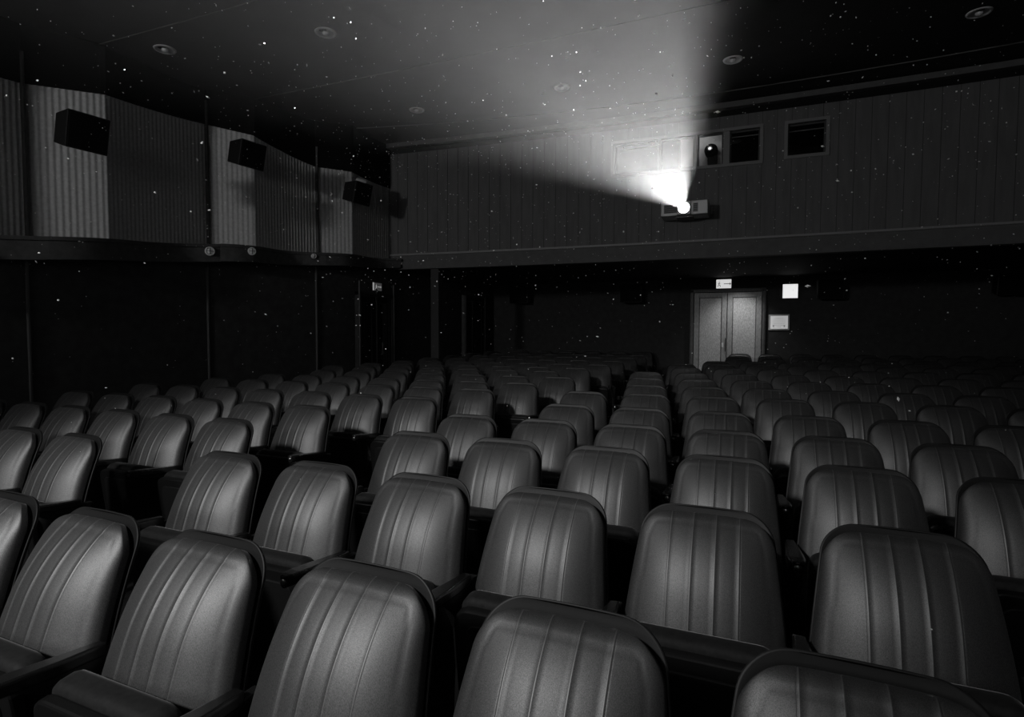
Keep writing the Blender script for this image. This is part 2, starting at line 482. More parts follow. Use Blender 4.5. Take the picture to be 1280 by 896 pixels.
door = double_door('door_1', Vector((dcx, RV - .03, dz)), 0, dw, dt[2] + EYE - dz, (M['wood'], M['woodpanel'], M['doorframe']))
hz = onv(907, 428, RV)
o = link('handle_plate', B(-.10, -.065, -.05, -.035, 1.02, 1.12), M['white'], door, bevel=.003)
o = link('door_handle', B(-.03, -.018, -.075, -.06, .93, 1.22), M['dark'], door, bevel=.004)
o = link('door_edge_strip', B(-.006, .008, -.045, -.03, .05, dt[2] + EYE - dz - .1), M['dark'], door)

def left_u(v):
    for a, b in zip(WL, WL[1:]):
        if a[1] <= v <= b[1]: return a[0] + (b[0] - a[0])*(v - a[1])/(b[1] - a[1])
    return 6.3
def on_left(px, py):
    u = 6.4
    for _ in range(12):
        r = onu(px, py, u); u = left_u(r[1])
    return r
def left_rot(v):
    e = .05; a = left_u(v + e) - left_u(v - e)
    return math.pi/2 - math.atan2(-a, 2*e)*-1*-1
p1, p2 = on_left(438, 400), on_left(492, 400); ptop = on_left(465, 366)
vm = (p1[1] + p2[1])/2
dd = double_door('door_2', W(left_u(vm) - .03, vm, floor_z(vm) - EYE), math.pi/2, abs(p2[1] - p1[1]), ptop[2] + EYE - floor_z(vm), (M['dark'], M['frieze'], M['wall']))
link('door_gap_strip', B(-.008, .008, -.06, -.035, .05, 2.2), M['batten'], dd)
link('frame_edge', B(-abs(p2[1]-p1[1])/2 - .004, -abs(p2[1]-p1[1])/2 + .014, -.085, -.06, 0, 2.3), M['batten'], dd)
link('frame_edge', B(abs(p2[1]-p1[1])/2 - .03, abs(p2[1]-p1[1])/2 + .0, -.085, -.06, 0, 2.3), M['batten'], dd)
hd = bmesh.new(); box(hd, .10, .118, -.10, -.085, 1.0, 1.22); box(hd, .10, .118, -.085, -.05, 1.02, 1.035); box(hd, .10, .118, -.085, -.05, 1.18, 1.195); box(hd, .07, .118, -.10, -.08, .99, 1.01)
link('door_handle', hd, M['chrome'], dd)
# dark door near the back left corner
v3a, v3b = 11.35, 12.45
vm = (v3a + v3b)/2
d3 = double_door('door_3', W(left_u(vm) - .03, vm, floor_z(vm) - EYE), math.pi/2, v3b - v3a, 2.25, (M['dark'], M['frieze'], M['band']))
link('door_handle', B(-.09, -.05, -.07, -.045, 1.0, 1.05), M['chrome'], d3)
structure(link('baseboard_back', B(-6.0, dcx - dw/2, RV - .02, RV, dz, dz + .14), M['dark']))

# signs
def exit_sign(loc, rotz, wd, ht, label, face, ink, dp=.05, strip_left=False):
    t = thing('exit_sign', label, 'sign', loc, (0, 0, rotz))
    link('sign_box', B(-wd/2 - .008, wd/2 + .008, -dp, 0, -ht/2 - .008, ht/2 + .008), M['dark'], t, bevel=.003)
    f = link('sign_face', B(-wd/2, wd/2, -dp - .004, -dp + .001, -ht/2, ht/2), face, t)
    bm = bmesh.new(); y0, y1 = -dp - .006, -dp - .003
    k = ht
    if strip_left: box(bm, -wd/2, -wd/2 + .035, y0, y1, -ht/2, ht/2)
    # running figure, arrow and door outline
    cx = -wd*.30 if not strip_left else -wd*.12
    box(bm, cx - .006*k*10/2, cx + .006*k*10/2, y0, y1, .20*k, .34*k)
    for (x0, z0, x1, z1) in ((0, .16, -.03, -.08), (-.03, -.08, .10, -.16), (-.03, -.08, -.16, -.30), (0, .12, .14, .04), (0, .12, -.13, .02), (.10, -.16, .12, -.34)):
        a = Vector((cx + x0*k, z0*k)); b = Vector((cx + x1*k, z1*k)); d = (b - a).normalized(); nn = Vector((-d.y, d.x))*.035*k
        vsq = [bm.verts.new((p.x, y0, p.y)) for p in (a + nn, b + nn, b - nn, a - nn)]; bm.faces.new(vsq)
    ax = wd*.22
    box(bm, ax - .35*k, ax + .25*k, y0, y1, -.04*k, .04*k)
    bm.faces.new([bm.verts.new(q) for q in ((ax + .25*k, y0, .16*k), (ax + .45*k, y0, 0), (ax + .25*k, y0, -.16*k))])
    link('pictogram', bm, ink, t)
    return t
a, b = onv(895.5, 349.5, RV - .1), onv(914, 360, RV - .1)
exit_sign(W((a[0]+b[0])/2, RV, (a[2]+b[2])/2), 0, a[0]-b[0], a[2]-b[2], 'small lit white exit sign above the wooden double doors', M['signlit'], M['signink'], dp=.10)
a, b = on_left(461, 354), on_left(475, 363)
vv_ = (a[1] + b[1])/2
exit_sign(W(left_u(vv_), vv_, (on_left(468, 354)[2] + on_left(468, 363)[2])/2), math.pi/2, abs(b[1]-a[1]), .14, 'small dim exit sign over the dark door on the left wall', M['signdim'], M['signdimw'], dp=.06, strip_left=True)
# the small lamp over the lit sign washes the soffit
L_ = bpy.data.lights.new('sign_top_lamp', 'POINT'); L_.energy = .3; L_.shadow_soft_size = .01
lo = bpy.data.objects.new('sign_top_lamp', L_); COL.objects.link(lo); a = onv(904, 348, RV - .12); lo.location = W(a[0], RV - .05, 1.135)
# white square lit panel in a black frame, right of the doors
a, b = onv(978.5, 355.5, RV), onv(997, 372.5, RV)
t = thing('light_panel', 'plain white glowing square in a black frame, above the framed notice', 'light panel', W((a[0]+b[0])/2, RV, (a[2]+b[2])/2))
w2, h2 = (a[0]-b[0])/2, (a[2]-b[2])/2
bm = bmesh.new()
for q in ((-w2-.06, -w2, -h2-.02, h2+.02), (w2, w2+.02, -h2-.02, h2+.02), (-w2-.06, w2+.02, h2, h2+.03), (-w2-.06, w2+.02, -h2-.03, -h2)): box(bm, q[0], q[1], -.06, 0, q[2], q[3])
link('frame', bm, M['spk'], t, bevel=.003)
pf = mat('glowing_panel', .8, .6, .2, emit=.8)
link('panel', B(-w2, w2, -.03, -.01, -h2, h2), pf, t)
# framed notice
a, b = onv(961, 393, RV), onv(986.5, 412.5, RV)
t = thing('framed_notice', 'framed white printed notice on the back wall beside the double doors', 'notice', W((a[0]+b[0])/2, RV, (a[2]+b[2])/2))
w2, h2 = (a[0]-b[0])/2, (a[2]-b[2])/2; f_ = .03
bm = bmesh.new()
for q in ((-w2, -w2+f_, -h2, h2), (w2-f_, w2, -h2, h2), (-w2+f_, w2-f_, h2-f_, h2), (-w2+f_, w2-f_, -h2, -h2+f_)): box(bm, q[0], q[1], -.035, 0, q[2], q[3])
link('frame', bm, mat('pale_frame', .7, .5, .4), t, bevel=.004)
pp = mat('self_lit_notice_paper', .9, .8, .2, emit=.30)  # emission stands in for light falling on the paper
link('paper', B(-w2+f_, w2-f_, -.015, -.005, -h2+f_, h2-f_), pp, t)
bm = bmesh.new()
for i, ln in enumerate((.5, .75, .8, .7, .78, .3)):
    z = h2 - .085 - i*.036
    box(bm, -w2*ln*.8, w2*ln*.8, -.0165, -.015, z, z + .009)
box(bm, -w2*.62, -w2*.45, -.0165, -.015, -h2 + .06, -h2 + .11); box(bm, w2*.45, w2*.6, -.0165, -.015, -h2 + .06, -h2 + .11)
link('printed_lines', bm, mat('print', .5, .8, .1, emit=.12), t)  # print glows faintly along with the self-lit paper

# wall spots on the band
def on_band(px, py, bay, t):
    a, b = PIL[bay], PIL[bay+1]; L, du, dv, nu, nv = frame_of(a, b); o = band_wave(t)
    u = a[0] + du*L*t + nu*o; v = a[1] + dv*L*t + nv*o
    hx = lerp((HB[a[1]] + HT[a[1]])/2, (HB[b[1]] + HT[b[1]])/2, t)
    return u, v, hx, math.atan2(nv, nu)
def find_t(px):
    best = None
    for bay in range(1, 5):
        for j in range(201):
            t = j/200; u, v, h, an = on_band(0, 0, bay, t)
            d = abs(proj(u, v, h)[0] - px)
            if best is None or d < best[0]: best = (d, bay, t)
    return best[1], best[2]
for px, py, lab, sz in ((261.5, 314, 'round pale-rimmed wall lamp on the wavy band, leftmost of the three', .062), (314, 314, 'round pale-rimmed wall lamp on the wavy band, middle of the three', .056), (391.5, 320, 'round pale-rimmed wall lamp on the wavy band, rightmost of the three', .04)):
    bay, tt = find_t(px); u, v, h, an = on_band(px, py, bay, tt)
    D = math.hypot(u, v); rr = ray(px, py); h = rr[2]*D/math.hypot(rr[0], rr[1])
    to = Vector((u, -v, 0)).normalized()
    t = thing('wall_lamp', lab, 'lamp', W(u, v, h), group=None)
    # local +z of the lathe looks out of the wall, a little towards the seats
    ndir = Vector((.85, -.52, -.05)).normalized()
    mx = ndir.to_track_quat('Z', 'Y').to_matrix().to_4x4()
    k = sz/.06
    bm = bmesh.new(); lathe(bm, [(0, -.03), (.05*k, -.03), (.06*k, .0), (.06*k, .03), (.052*k, .05), (.044*k, .045), (.040*k, .02), (0, .02)], 28, mx)
    link('ring', bm, M['white'], t, smooth=True)
    bm = bmesh.new(); lathe(bm, [(.040*k, .022), (.036*k, .040), (.02*k, .052), (0, .055)], 20, mx)
    link('bulb', bm, M['bulb'], t, smooth=True)
    bm = bmesh.new()
    for q in (0, 1): box(bm, -.042*k, .042*k, -.003, .003, .05, .056, mx @ Matrix.Rotation(q*math.pi/2, 4, 'Z'))
    link('guard', bm, M['dark'], t)
# small pale spot lamp near the third speaker
rr = ray(452, 228); 
q = on_left(452, 228)
q = (q[0]*.955, q[1]*.955, q[2]*.955)
t = thing('spot_lamp', 'small pale cylindrical spot lamp above the third wall speaker', 'lamp', W(*q), (0, .25, .5))
Ry = Matrix.Rotation(math.pi/2, 4, 'Y')
bm = bmesh.new(); lathe(bm, [(0, -.095), (.045, -.095), (.055, -.08), (.06, .085), (.052, .09), (.05, .06), (0, .05)], 24, Ry)
link('lamp_body', bm, mat('pale_lamp_metal', .6, .4, .5), t, smooth=True)
bm = bmesh.new(); lathe(bm, [(0, .06), (.048, .055)], 20, Ry); link('lamp_lens', bm, M['bulb'], t)
bm = bmesh.new(); box(bm, -.012, .012, -.012, .25, -.05, -.03); link('bracket', bm, M['dark'], t)

# loudspeakers
def speaker(loc, rot, wd, dp, ht, label, group):
    t = thing('wall_speaker', label, 'speaker', loc, rot, group)
    bm = bmesh.new()
    vs_ = [bm.verts.new(p) for p in ((-wd/2, -dp/2, -ht/2), (wd/2, -dp/2, -ht/2), (wd/2, dp/2, -ht/2 + .02), (-wd/2, dp/2, -ht/2 + .02),
                                   (-wd/2, -dp/2, ht/2), (wd/2, -dp/2, ht/2), (wd/2, dp/2, ht/2 - .06), (-wd/2, dp/2, ht/2 - .06))]
    for f in ((0, 1, 2, 3), (4, 7, 6, 5), (0, 4, 5, 1), (1, 5, 6, 2), (2, 6, 7, 3), (3, 7, 4, 0)): bm.faces.new([vs_[i] for i in f])
    link('cabinet', bm, M['spk'], t, bevel=.008)
    link('grille', B(-wd/2 + .015, wd/2 - .015, -dp/2 - .012, -dp/2 + .001, -ht/2 + .015, ht/2 - .015), M['grille'], t, bevel=.004)
    bm = bmesh.new(); box(bm, -.04, .04, dp/2 - .01, dp/2 + .13, -.03, .03); link('bracket', bm, M['iron'], t)
    return t
for (px, py, wd, ht, dp, lab, dd_) in ((103, 165, .38, .37, .26, 'black slanted loudspeaker on the nearest ribbed wall panel', .90),
                                  (309, 193, .38, .35, .26, 'black slanted loudspeaker on the second ribbed wall panel', .93),
                                  (447, 241, .38, .36, .26, 'black loudspeaker on the third ribbed panel, beneath the pale spot lamp', .945)):
    q = on_left(px, py); q = tuple(x*dd_ for x in q)
    speaker(W(*q), (math.radians(14), math.radians(0), math.pi/2 - .12), wd, dp, ht, lab, 'loudspeakers on the ribbed side wall')
for (x0, x1, y0, y1, lab) in ((637, 660, 357, 378, 'black loudspeaker on the back wall under the booth, nearest the left corner'),
                              (775, 802, 354, 377, 'black loudspeaker on the back wall left of the double doors'),
                              (1022, 1055, 348, 372, 'black loudspeaker on the back wall right of the white glowing square'),
                              (1247, 1285, 340, 367, 'black loudspeaker on the back wall at the photo\'s right edge')):
    V_ = RV - .35
    a, b = onv(x0, y0, V_), onv(x1, y1, V_)
    speaker(W((a[0]+b[0])/2, V_ + .1, (a[2]+b[2])/2), (math.radians(8), 0, 0), a[0]-b[0], .26, a[2]-b[2], lab, 'loudspeakers on the back wall')

# ceiling downlights
for (px, py, lab) in ((206, 61, 'recessed round ceiling downlight nearest the left wall'), (407, 40, 'recessed round ceiling downlight in the front row, at its right'),
                      (521, 137, 'recessed round ceiling downlight, leftmost of the back row, at the beam\'s dim edge'), (702, 109, 'recessed round ceiling downlight washed out inside the bright beam'),
                      (916, 74, 'recessed round ceiling downlight just right of the beam'), (1224, 15, 'recessed round ceiling downlight at the photo\'s top right')):
    q = onc(px, py)
    # find the local panel's real height
    ks = [arc(k, q[0]) for k in range(8)]
    for k in range(7):
        if ks[k] <= q[1] < ks[k+1]:
            f_ = (q[1] - ks[k])/(ks[k+1] - ks[k]); hh = lerp(ceil_h(ks[k]), ceil_h(ks[k+1]) + (.012 if k < 6 else 0), f_)
    s_ = hh/q[2]
    q = (q[0]*s_, q[1]*s_, hh - .004)
    t = thing('ceiling_downlight', lab, 'ceiling light', W(*q))
    bm = bmesh.new(); lathe(bm, [(.085, .0), (.090, -.012), (.112, -.010), (.118, .0)], 36); link('bezel', bm, mat('bezel_' + str(px), .85, .4, .5) if px == 206 else bpy.data.materials['bezel_206'], t, smooth=True)
    bm = bmesh.new(); lathe(bm, [(.088, -.006), (.075, .0), (.05, .003), (.02, .0035), (0, .0035)], 32)
    link('reflector', bm, M['chrome2'] if 'chrome2' in M else M.setdefault('chrome2', mat('dull_reflector', .6, .4, .5)), t, smooth=True)
    bm = bmesh.new(); lathe(bm, [(.035, .0), (.034, -.018), (.022, -.03), (0, -.034)], 24); link('bulb', bm, M['bulb'], t, smooth=True)

# ------------------------------------------------------------------ projector
pc = onf(855, 260, .42)
PY = pc[1]; px0 = -pc[0]; pz = pc[2] + EYE
zc = math.hypot(pc[0], pc[1])
wid = .66; hgt = .21
pj = thing('digital_projector', 'white video projector with grey vents on the boarded booth front, casting the beam', 'projector', (px0, PY, pz))
d0 = 0.0
bm = bmesh.new()
wl, wr = -.34, .34
box(bm, wl, wr, .0, .36, -hgt/2, -hgt/2 + .012); box(bm, wl, wr, .0, .36, hgt/2 - .012, hgt/2)
box(bm, wl, wl + .012, .0, .36, -hgt/2, hgt/2); box(bm, wr - .012, wr, .0, .36, -hgt/2, hgt/2); box(bm, wl, wr, .348, .36, -hgt/2, hgt/2)
# front face around the lens opening
box(bm, wl, -.078, .0, .012, -hgt/2, hgt/2); box(bm, .078, wr, .0, .012, -hgt/2, hgt/2); box(bm, -.078, .078, .0, .012, .078, hgt/2); box(bm, -.078, .078, .0, .012, -hgt/2, -.078)
link('casing', bm, M['white'], pj, bevel=.003)
for (a, b) in ((wl + .045, -.10), (.13, wr - .14)):
    bm = bmesh.new(); box(bm, a, b, -.006, .001, -.065, .065)
    v_ = link('vent', bm, M['grey'], pj, bevel=.003)
    bm = bmesh.new()
    for i in range(6): box(bm, a + .01, b - .01, -.010, -.005, -.055 + i*.02, -.047 + i*.02)
    link('louvre', bm, M['dark'], v_)
# lens hood with a rectangular gate that shapes the beam
scr_y = -7.6
e1 = (3.2, 0.0, 1.01); e2 = (-.18, 0.0, 1.01)
A0 = Vector((px0, PY + .075, pz))
def gate_pt(u, v, h, yplane):
    P_ = W(u, v, h); t_ = (yplane - A0.y)/(P_.y - A0.y); return A0 + (P_ - A0)*t_
bl = W(*e1); br = W(*e2)
gy = A0.y - .10
gl_ = gate_pt(*e1, gy); gr_ = gate_pt(*e2, gy)
gw = gr_.x - gl_.x; gh = gw/1.85
gx0, gx1 = gl_.x - px0, gr_.x - px0; gz0 = gl_.z - pz; gz1 = gz0 + gh
bm = bmesh.new()
Y0, Y1 = gy - PY - .004, gy - PY
R_ = .078
disc = [(R_*math.cos(math.radians(22.5*i_)), R_*math.sin(math.radians(22.5*i_))) for i_ in range(16)]
def rect_pt(x, z):
    cx_, cz_ = (gx0 + gx1)/2, (gz0 + gz1)/2; dx_, dz_ = x - cx_, z - cz_
    k_ = min((gx1 - gx0)/2/max(1e-6, abs(dx_)), (gz1 - gz0)/2/max(1e-6, abs(dz_))); return cx_ + dx_*k_, cz_ + dz_*k_
# ring of outer points joined to the rectangle's outline, corners included
corn = [(gx1, gz1), (gx0, gz1), (gx0, gz0), (gx1, gz0)]
outer_ = disc + [(R_*math.cos(math.atan2(z_ - (gz0 + gz1)/2, x_ - (gx0 + gx1)/2)), R_*math.sin(math.atan2(z_ - (gz0 + gz1)/2, x_ - (gx0 + gx1)/2))) for x_, z_ in corn]
tagd = [None]*16 + corn
order = sorted(range(20), key=lambda i_: math.atan2(outer_[i_][1], outer_[i_][0]))
Oa = [bm.verts.new((outer_[i_][0], Y0, outer_[i_][1])) for i_ in order]
Ia = [bm.verts.new((lambda q_: (q_[0], Y0, q_[1]))(tagd[i_] or rect_pt(*outer_[i_]))) for i_ in order]
for i_ in range(20): bm.faces.new((Oa[i_], Oa[(i_+1) % 20], Ia[(i_+1) % 20], Ia[i_]))
link('lens', bm, M['lens'], pj)
bm = bmesh.new(); q0, q1, R2 = Y0 + .001, .0, .098
m_ = .0006
box(bm, -R2, gx0 - m_, q0, q0 + .004, -R2, R2); box(bm, gx1 + m_, R2, q0, q0 + .004, -R2, R2); box(bm, gx0 - m_, gx1 + m_, q0, q0 + .004, gz1 + m_, R2); box(bm, gx0 - m_, gx1 + m_, q0, q0 + .004, -R2, gz0 - m_)
link('front_plate', bm, M['white'], pj)
bm = bmesh.new()
box(bm, -R2, -R2 + .004, q0, .15, -R2, R2); box(bm, R2 - .004, R2, q0, .15, -R2, R2); box(bm, -R2, R2, q0, .15, R2 - .004, R2); box(bm, -R2, R2, q0, .15, -R2, -R2 + .004); box(bm, -R2, R2, .146, .15, -R2, R2)
link('lamp_house', bm, M['dark'], pj)
bm = bmesh.new(); lathe(bm, [(R_ + .001, 0), (R_ + .02, 0), (R_ + .02, .03), (R_ + .001, .03), (R_ + .001, 0)], 28, Matrix.Translation((0, gy - PY + .022, 0)) @ Rx)
link('lens_ring', bm, M['white'], pj, smooth=True)
bm = bmesh.new(); box(bm, -.05, .05, .36, fas(pc[0]) - PY + .005, -.10, .04); box(bm, -.12, .12, .06, .36, -hgt/2 - .02, -hgt/2)
link('wall_bracket', bm, M['iron'], pj)
bm = bmesh.new(); box(bm, wr + .02, wr + .05, .30, fas(pc[0]) - PY + .01, -.06, .05)
link('socket_box', bm, M['grey'], pj)

SP = bpy.data.lights.new('projector_lamp', 'SPOT'); SP.energy = 200000; SP.spot_size = math.radians(80); SP.spot_blend = .3; SP.shadow_soft_size = .0035
so = bpy.data.objects.new('projector_lamp', SP); COL.objects.link(so); so.location = A0
tgt = (bl + br)/2 + Vector((0, 0, .8))
so.rotation_euler = (tgt - A0).to_track_quat('-Z', 'Y').to_euler()
# thin haze in the whole hall; only lights make it visible
hz_ = bpy.data.materials.new('hall_haze'); hz_.use_nodes = True
nn = hz_.node_tree.nodes; nn.clear(); oo = nn.new('ShaderNodeOutputMaterial'); vsx = nn.new('ShaderNodeVolumeScatter')
vsx.inputs['Density'].default_value = .0008; vsx.inputs['Anisotropy'].default_value = .4
hz_.node_tree.links.new(vsx.outputs[0], oo.inputs['Volume'])
hz = link('haze', B(-9, 7.2, -9, 14, -1, 6.5), hz_)
hz['kind'] = 'stuff'; hz['label'] = 'thin haze filling the hall and showing the projector beam'; hz['category'] = 'haze'

# ------------------------------------------------------------------ unseen cinema screen, and fill lights added for walls, seats and doors
scn = thing('cinema_screen', 'pale cinema screen on the wall behind the camera', 'screen', W(1.5, FV + .15, -.6))
link('screen_cloth', B(-3.4, 3.4, 0, .02, 0, 2.9), M['screen'], scn)
AL = bpy.data.lights.new('added_wall_fill', 'SPOT'); AL.energy = 560; AL.spot_size = math.radians(84); AL.spot_blend = .75; AL.shadow_soft_size = .35  # added out-of-view flood that brightens the ribbed wall and booth front
ao = bpy.data.objects.new('added_wall_fill', AL); COL.objects.link(ao); ao.location = W(5.9, -6.5, 2.3)
ao.rotation_euler = Vector((math.sin(math.radians(12))*math.cos(math.radians(14)), math.cos(math.radians(12))*math.cos(math.radians(14)), math.sin(math.radians(14)))).to_track_quat('-Z', 'Y').to_euler()
# added fill spot behind the camera, no known fixture, thrown over the seats
ST = bpy.data.lights.new('added_seat_fill', 'SPOT'); ST.energy = 660; ST.spot_size = math.radians(58); ST.spot_blend = .9; ST.shadow_soft_size = .28
sto = bpy.data.objects.new('added_seat_fill', ST); COL.objects.link(sto); sto.location = W(2.7, -3.2, 2.95)
sto.rotation_euler = (W(2.1, 2.3, -.9) - sto.location).to_track_quat('-Z', 'Y').to_euler()
# added spot hanging free before the back wall, brightening the double doors
DL = bpy.data.lights.new('added_door_fill', 'SPOT'); DL.energy = 22; DL.spot_size = math.radians(100); DL.spot_blend = 1; DL.shadow_soft_size = .05
dlo = bpy.data.objects.new('added_door_fill', DL); COL.objects.link(dlo); dlo.location = Vector((dcx + .25, RV - .75, EYE + 1.0))
dlo.rotation_euler = (Vector((dcx + .2, RV, 1.3)) - dlo.location).to_track_quat('-Z', 'Y').to_euler()
# ------------------------------------------------------------------ seats
def profile(n=40, L=.60):
    """spine of the backrest: list of (y, z, phi)"""
    y, z = .0, .36; out = []; ds = L/n
    for i in range(n + 1):
        t = i/n; ph = math.radians(15 + 15*max(0, t - .3)/.7)
        out.append((y, z, ph)); y += math.sin(ph)*ds; z += math.cos(ph)*ds
    return out
def build_back():
    Ls = .60; n = 46; sp = profile(n, Ls)
    def halfw(d_top, t):        # d_top: distance from the top along the spine
        wv = lerp(.252, .203, max(0, (t - .3)/.7)**1.2)
        if t < .1: wv = lerp(.240, .252, t/.1)
        r = .088
        if d_top < r: wv = wv - r + math.sqrt(max(0, r*r - (r - d_top)**2))
        return wv
    def w_full(t): return lerp(.252, .215, max(0, (t - .3)/.7))
    seams = [-.108, -.036, .036, .108]
    cols = []
    def span(a, b, m): return [a + (b - a)*i/m for i in range(m + 1)]
    xs = []
    prev = -.118
    for s_ in seams:
        xs += [x for x in span(prev, s_ - .0038, 5)]
        xs += [s_ - .0014, s_ + .0014]
        prev = s_ + .0038
    xs += span(prev, .118, 5)
    xs = sorted(set(round(x, 5) for x in xs))
    outer = [.04*k for k in range(1, 25)]
    outer = [1 - (1 - k/16)**1.5 for k in range(1, 17)]
    cl = [('c', x) for x in xs]
    allc = [('l', s_) for s_ in reversed(outer)] + cl + [('r', s_) for s_ in outer]
    # rows: denser near the top
    ts = [i/26*.84 for i in range(26)] + [.84 + .16*(1 - (1 - i/14)**1.6) for i in range(15)]
    def at(t):
        x = t*n; i = min(n - 1, int(x)); f = x - i
        a, b = sp[i], sp[i+1]
        return tuple(lerp(p, q, f) for p, q in zip(a, b))
    P = []
    for t in ts:
        d_top = (1 - t)*Ls; w_ = halfw(d_top, t); y, z, ph = at(t)
        row = []
        for kind, s_ in allc:
            if kind == 'c':
                cw = min(.118, w_ - .006); x = s_*cw/.118
            else:
                cw = min(.118, w_ - .006); x = (cw + (w_ - cw)*s_)*(-1 if kind == 'l' else 1)
            q = abs(x)/w_full(t)
            edge = w_ - abs(x)
            off = .028 + .072*(1 - min(1, q)**2.5)
            off += .006*math.sin(math.pi*min(1, t/.9))
            R_ = .022
            if edge < R_: off -= .016*(1 - math.sqrt(max(0, 1 - (1 - edge/R_)**2)))
            Rt = .27
            if d_top < Rt: off -= (off - .026)*(1 - d_top/Rt)**2.3
            if d_top < .03: off -= .014*(1 - math.sqrt(max(0, 1 - (1 - d_top/.03)**2)))
            if t < .08: off -= .03*(1 - t/.08)**2
            for sm_ in seams:
                dx = abs(x*(.118/cw) - sm_)
                if dx < .0025: off += .0008
                elif dx < .005: off -= .0009
                elif dx < .02: off -= .0002*(1 - (dx - .005)/.015)**2
            # border seam following the outline
            db = min(edge, d_top*1.0)
            if .034 < db < .040 and t > .1: off -= .0012
            row.append(Vector((x, y - off*math.cos(ph), z + off*math.sin(ph) + .010*(1 - (x/.22)**2)*max(0, (t - .7)/.3))))
        P.append(row)
    seam_idx = set()
    for j, (kind, s_) in enumerate(allc[:-1]):
        if kind == 'c' and allc[j+1][0] == 'c':
            m_ = (s_ + allc[j+1][1])/2
            if any(abs(m_ - q) < .001 for q in seams): seam_idx.add(j)
    bm = bmesh.new()
    V = grid(bm, P, mi=lambda i, j: 1 if j in seam_idx else 0)
    # rim back to the shell
    loop = [V[i][0] for i in range(len(V))] + V[-1][1:] + [V[i][-1] for i in range(len(V) - 2, -1, -1)] + list(reversed(V[0][1:-1]))
    back = []
    for v in loop:
        t_ = (v.co.z - .36)/.56; ph = math.radians(15 + 15*max(0, t_ - .3)/.7)
        back.append(bm.verts.new(v.co + Vector((0, .020*math.cos(ph), -.020*math.sin(ph)))))
    nL = len(loop)
    for i in range(nL):
        f = bm.faces.new((loop[i], back[i], back[(i+1) % nL], loop[(i+1) % nL]))
        f.material_index = 0
    pad = link('backrest', bm, [M['velvet'], M['piping']], smooth=True)
    # shell behind
    bm = bmesh.new(); rings = []
    for oo_, sc_, dt in ((-.004, .985, -.004), (-.004, 1.002, .001), (.002, 1.006, .002), (.008, .996, .0), (.011, .94, -.01)):
        ring = []
        m = 30; pts = []; tt_ = [1 - (1 - i/m)**2 for i in range(m + 1)]
        for i in range(m + 1): pts.append((tt_[i], -1))
        for i in range(1, 12): pts.append((1.0, -1 + 2*i/12))
        for i in range(m, -1, -1): pts.append((tt_[i], 1))
        for (t, sd) in pts:
            t2 = 1 - (1 - t)**1.0
            d_top = (1 - t)*Ls
            y, z, ph = at(t); w_ = halfw(d_top, t)
            if t == 1.0: w_ = halfw(0, 1)
            x = w_*sd*sc_ + (.001 if sc_ > 1 else 0)*sd
            zz = z + dt*min(1, t*3) + (.010*(1 - (x/.22)**2)*max(0, (t - .7)/.3))
            ring.append(bm.verts.new((x, y + oo_*math.cos(ph), zz - oo_*math.sin(ph))))
        rings.append(ring)
    for a, b in zip(rings, rings[1:]):
        N_ = len(a)
        for i in range(N_): bm.faces.new((a[i], a[(i+1) % N_], b[(i+1) % N_], b[i]))
    # back surface as cross strips
    last = rings[-1]; m = 30
    for i in range(m):
        a, b = last[i], last[i+1]; c_, d_ = last[len(last) - 2 - i], last[len(last) - 1 - i]
        bm.faces.new((a, b, c_, d_))
    first = rings[0]
    for i in range(m):
        a, b = first[i], first[i+1]; c_, d_ = first[len(first) - 2 - i], first[len(first) - 1 - i]
        bm.faces.new((a, d_, c_, b))
    sh = link('back_shell', bm, M['shell'], smooth=True)
    return pad, sh
def rounded_slab(bm, wd, ln, th, r, mx, seg=6, crown=0.0, er=.012):
    """slab in local xz (width x, length z), thickness along y, rounded outline and edges"""
    def outline(ins):
        pts = []
        hw, rr_ = wd/2 - ins, max(.004, r - ins)
        for cx, cz, a0 in ((hw - rr_, ln - ins - rr_, 0), (-hw + rr_, ln - ins - rr_, 90), (-hw + rr_, ins + rr_, 180), (hw - rr_, ins + rr_, 270)):
            for i in range(seg + 1):
                a = math.radians(a0 + 90*i/seg); pts.append((cx + rr_*math.cos(a), cz + rr_*math.sin(a)))
        return pts
    layers = [(er, -th/2), (er*.3, -th/2 + er*.3), (0, -th/2 + er), (0, th/2 - er), (er*.3, th/2 - er*.3), (er, th/2)]
    rings = []
    for ins, y in layers: rings.append([bm.verts.new(mx @ Vector((x, y, z))) for x, z in outline(ins)])
    # crowned faces
    for side, base in ((-1, rings[0]), (1, rings[-1])):
        prev = base
        for ins, cr in ((.04, .6), (.10, .95)):
            y = side*(th/2 + crown*cr)
            rg = [bm.verts.new(mx @ Vector((x, y, z))) for x, z in outline(er + ins)]
            for i in range(len(rg)):
                j = (i + 1) % len(rg); bm.faces.new((prev[i], prev[j], rg[j], rg[i]))
            prev = rg
        bm.faces.new(prev)
    for a, b in zip(rings, rings[1:]):
        for i in range(len(a)): bm.faces.new((a[i], a[(i+1) % len(a)], b[(i+1) % len(a)], b[i]))
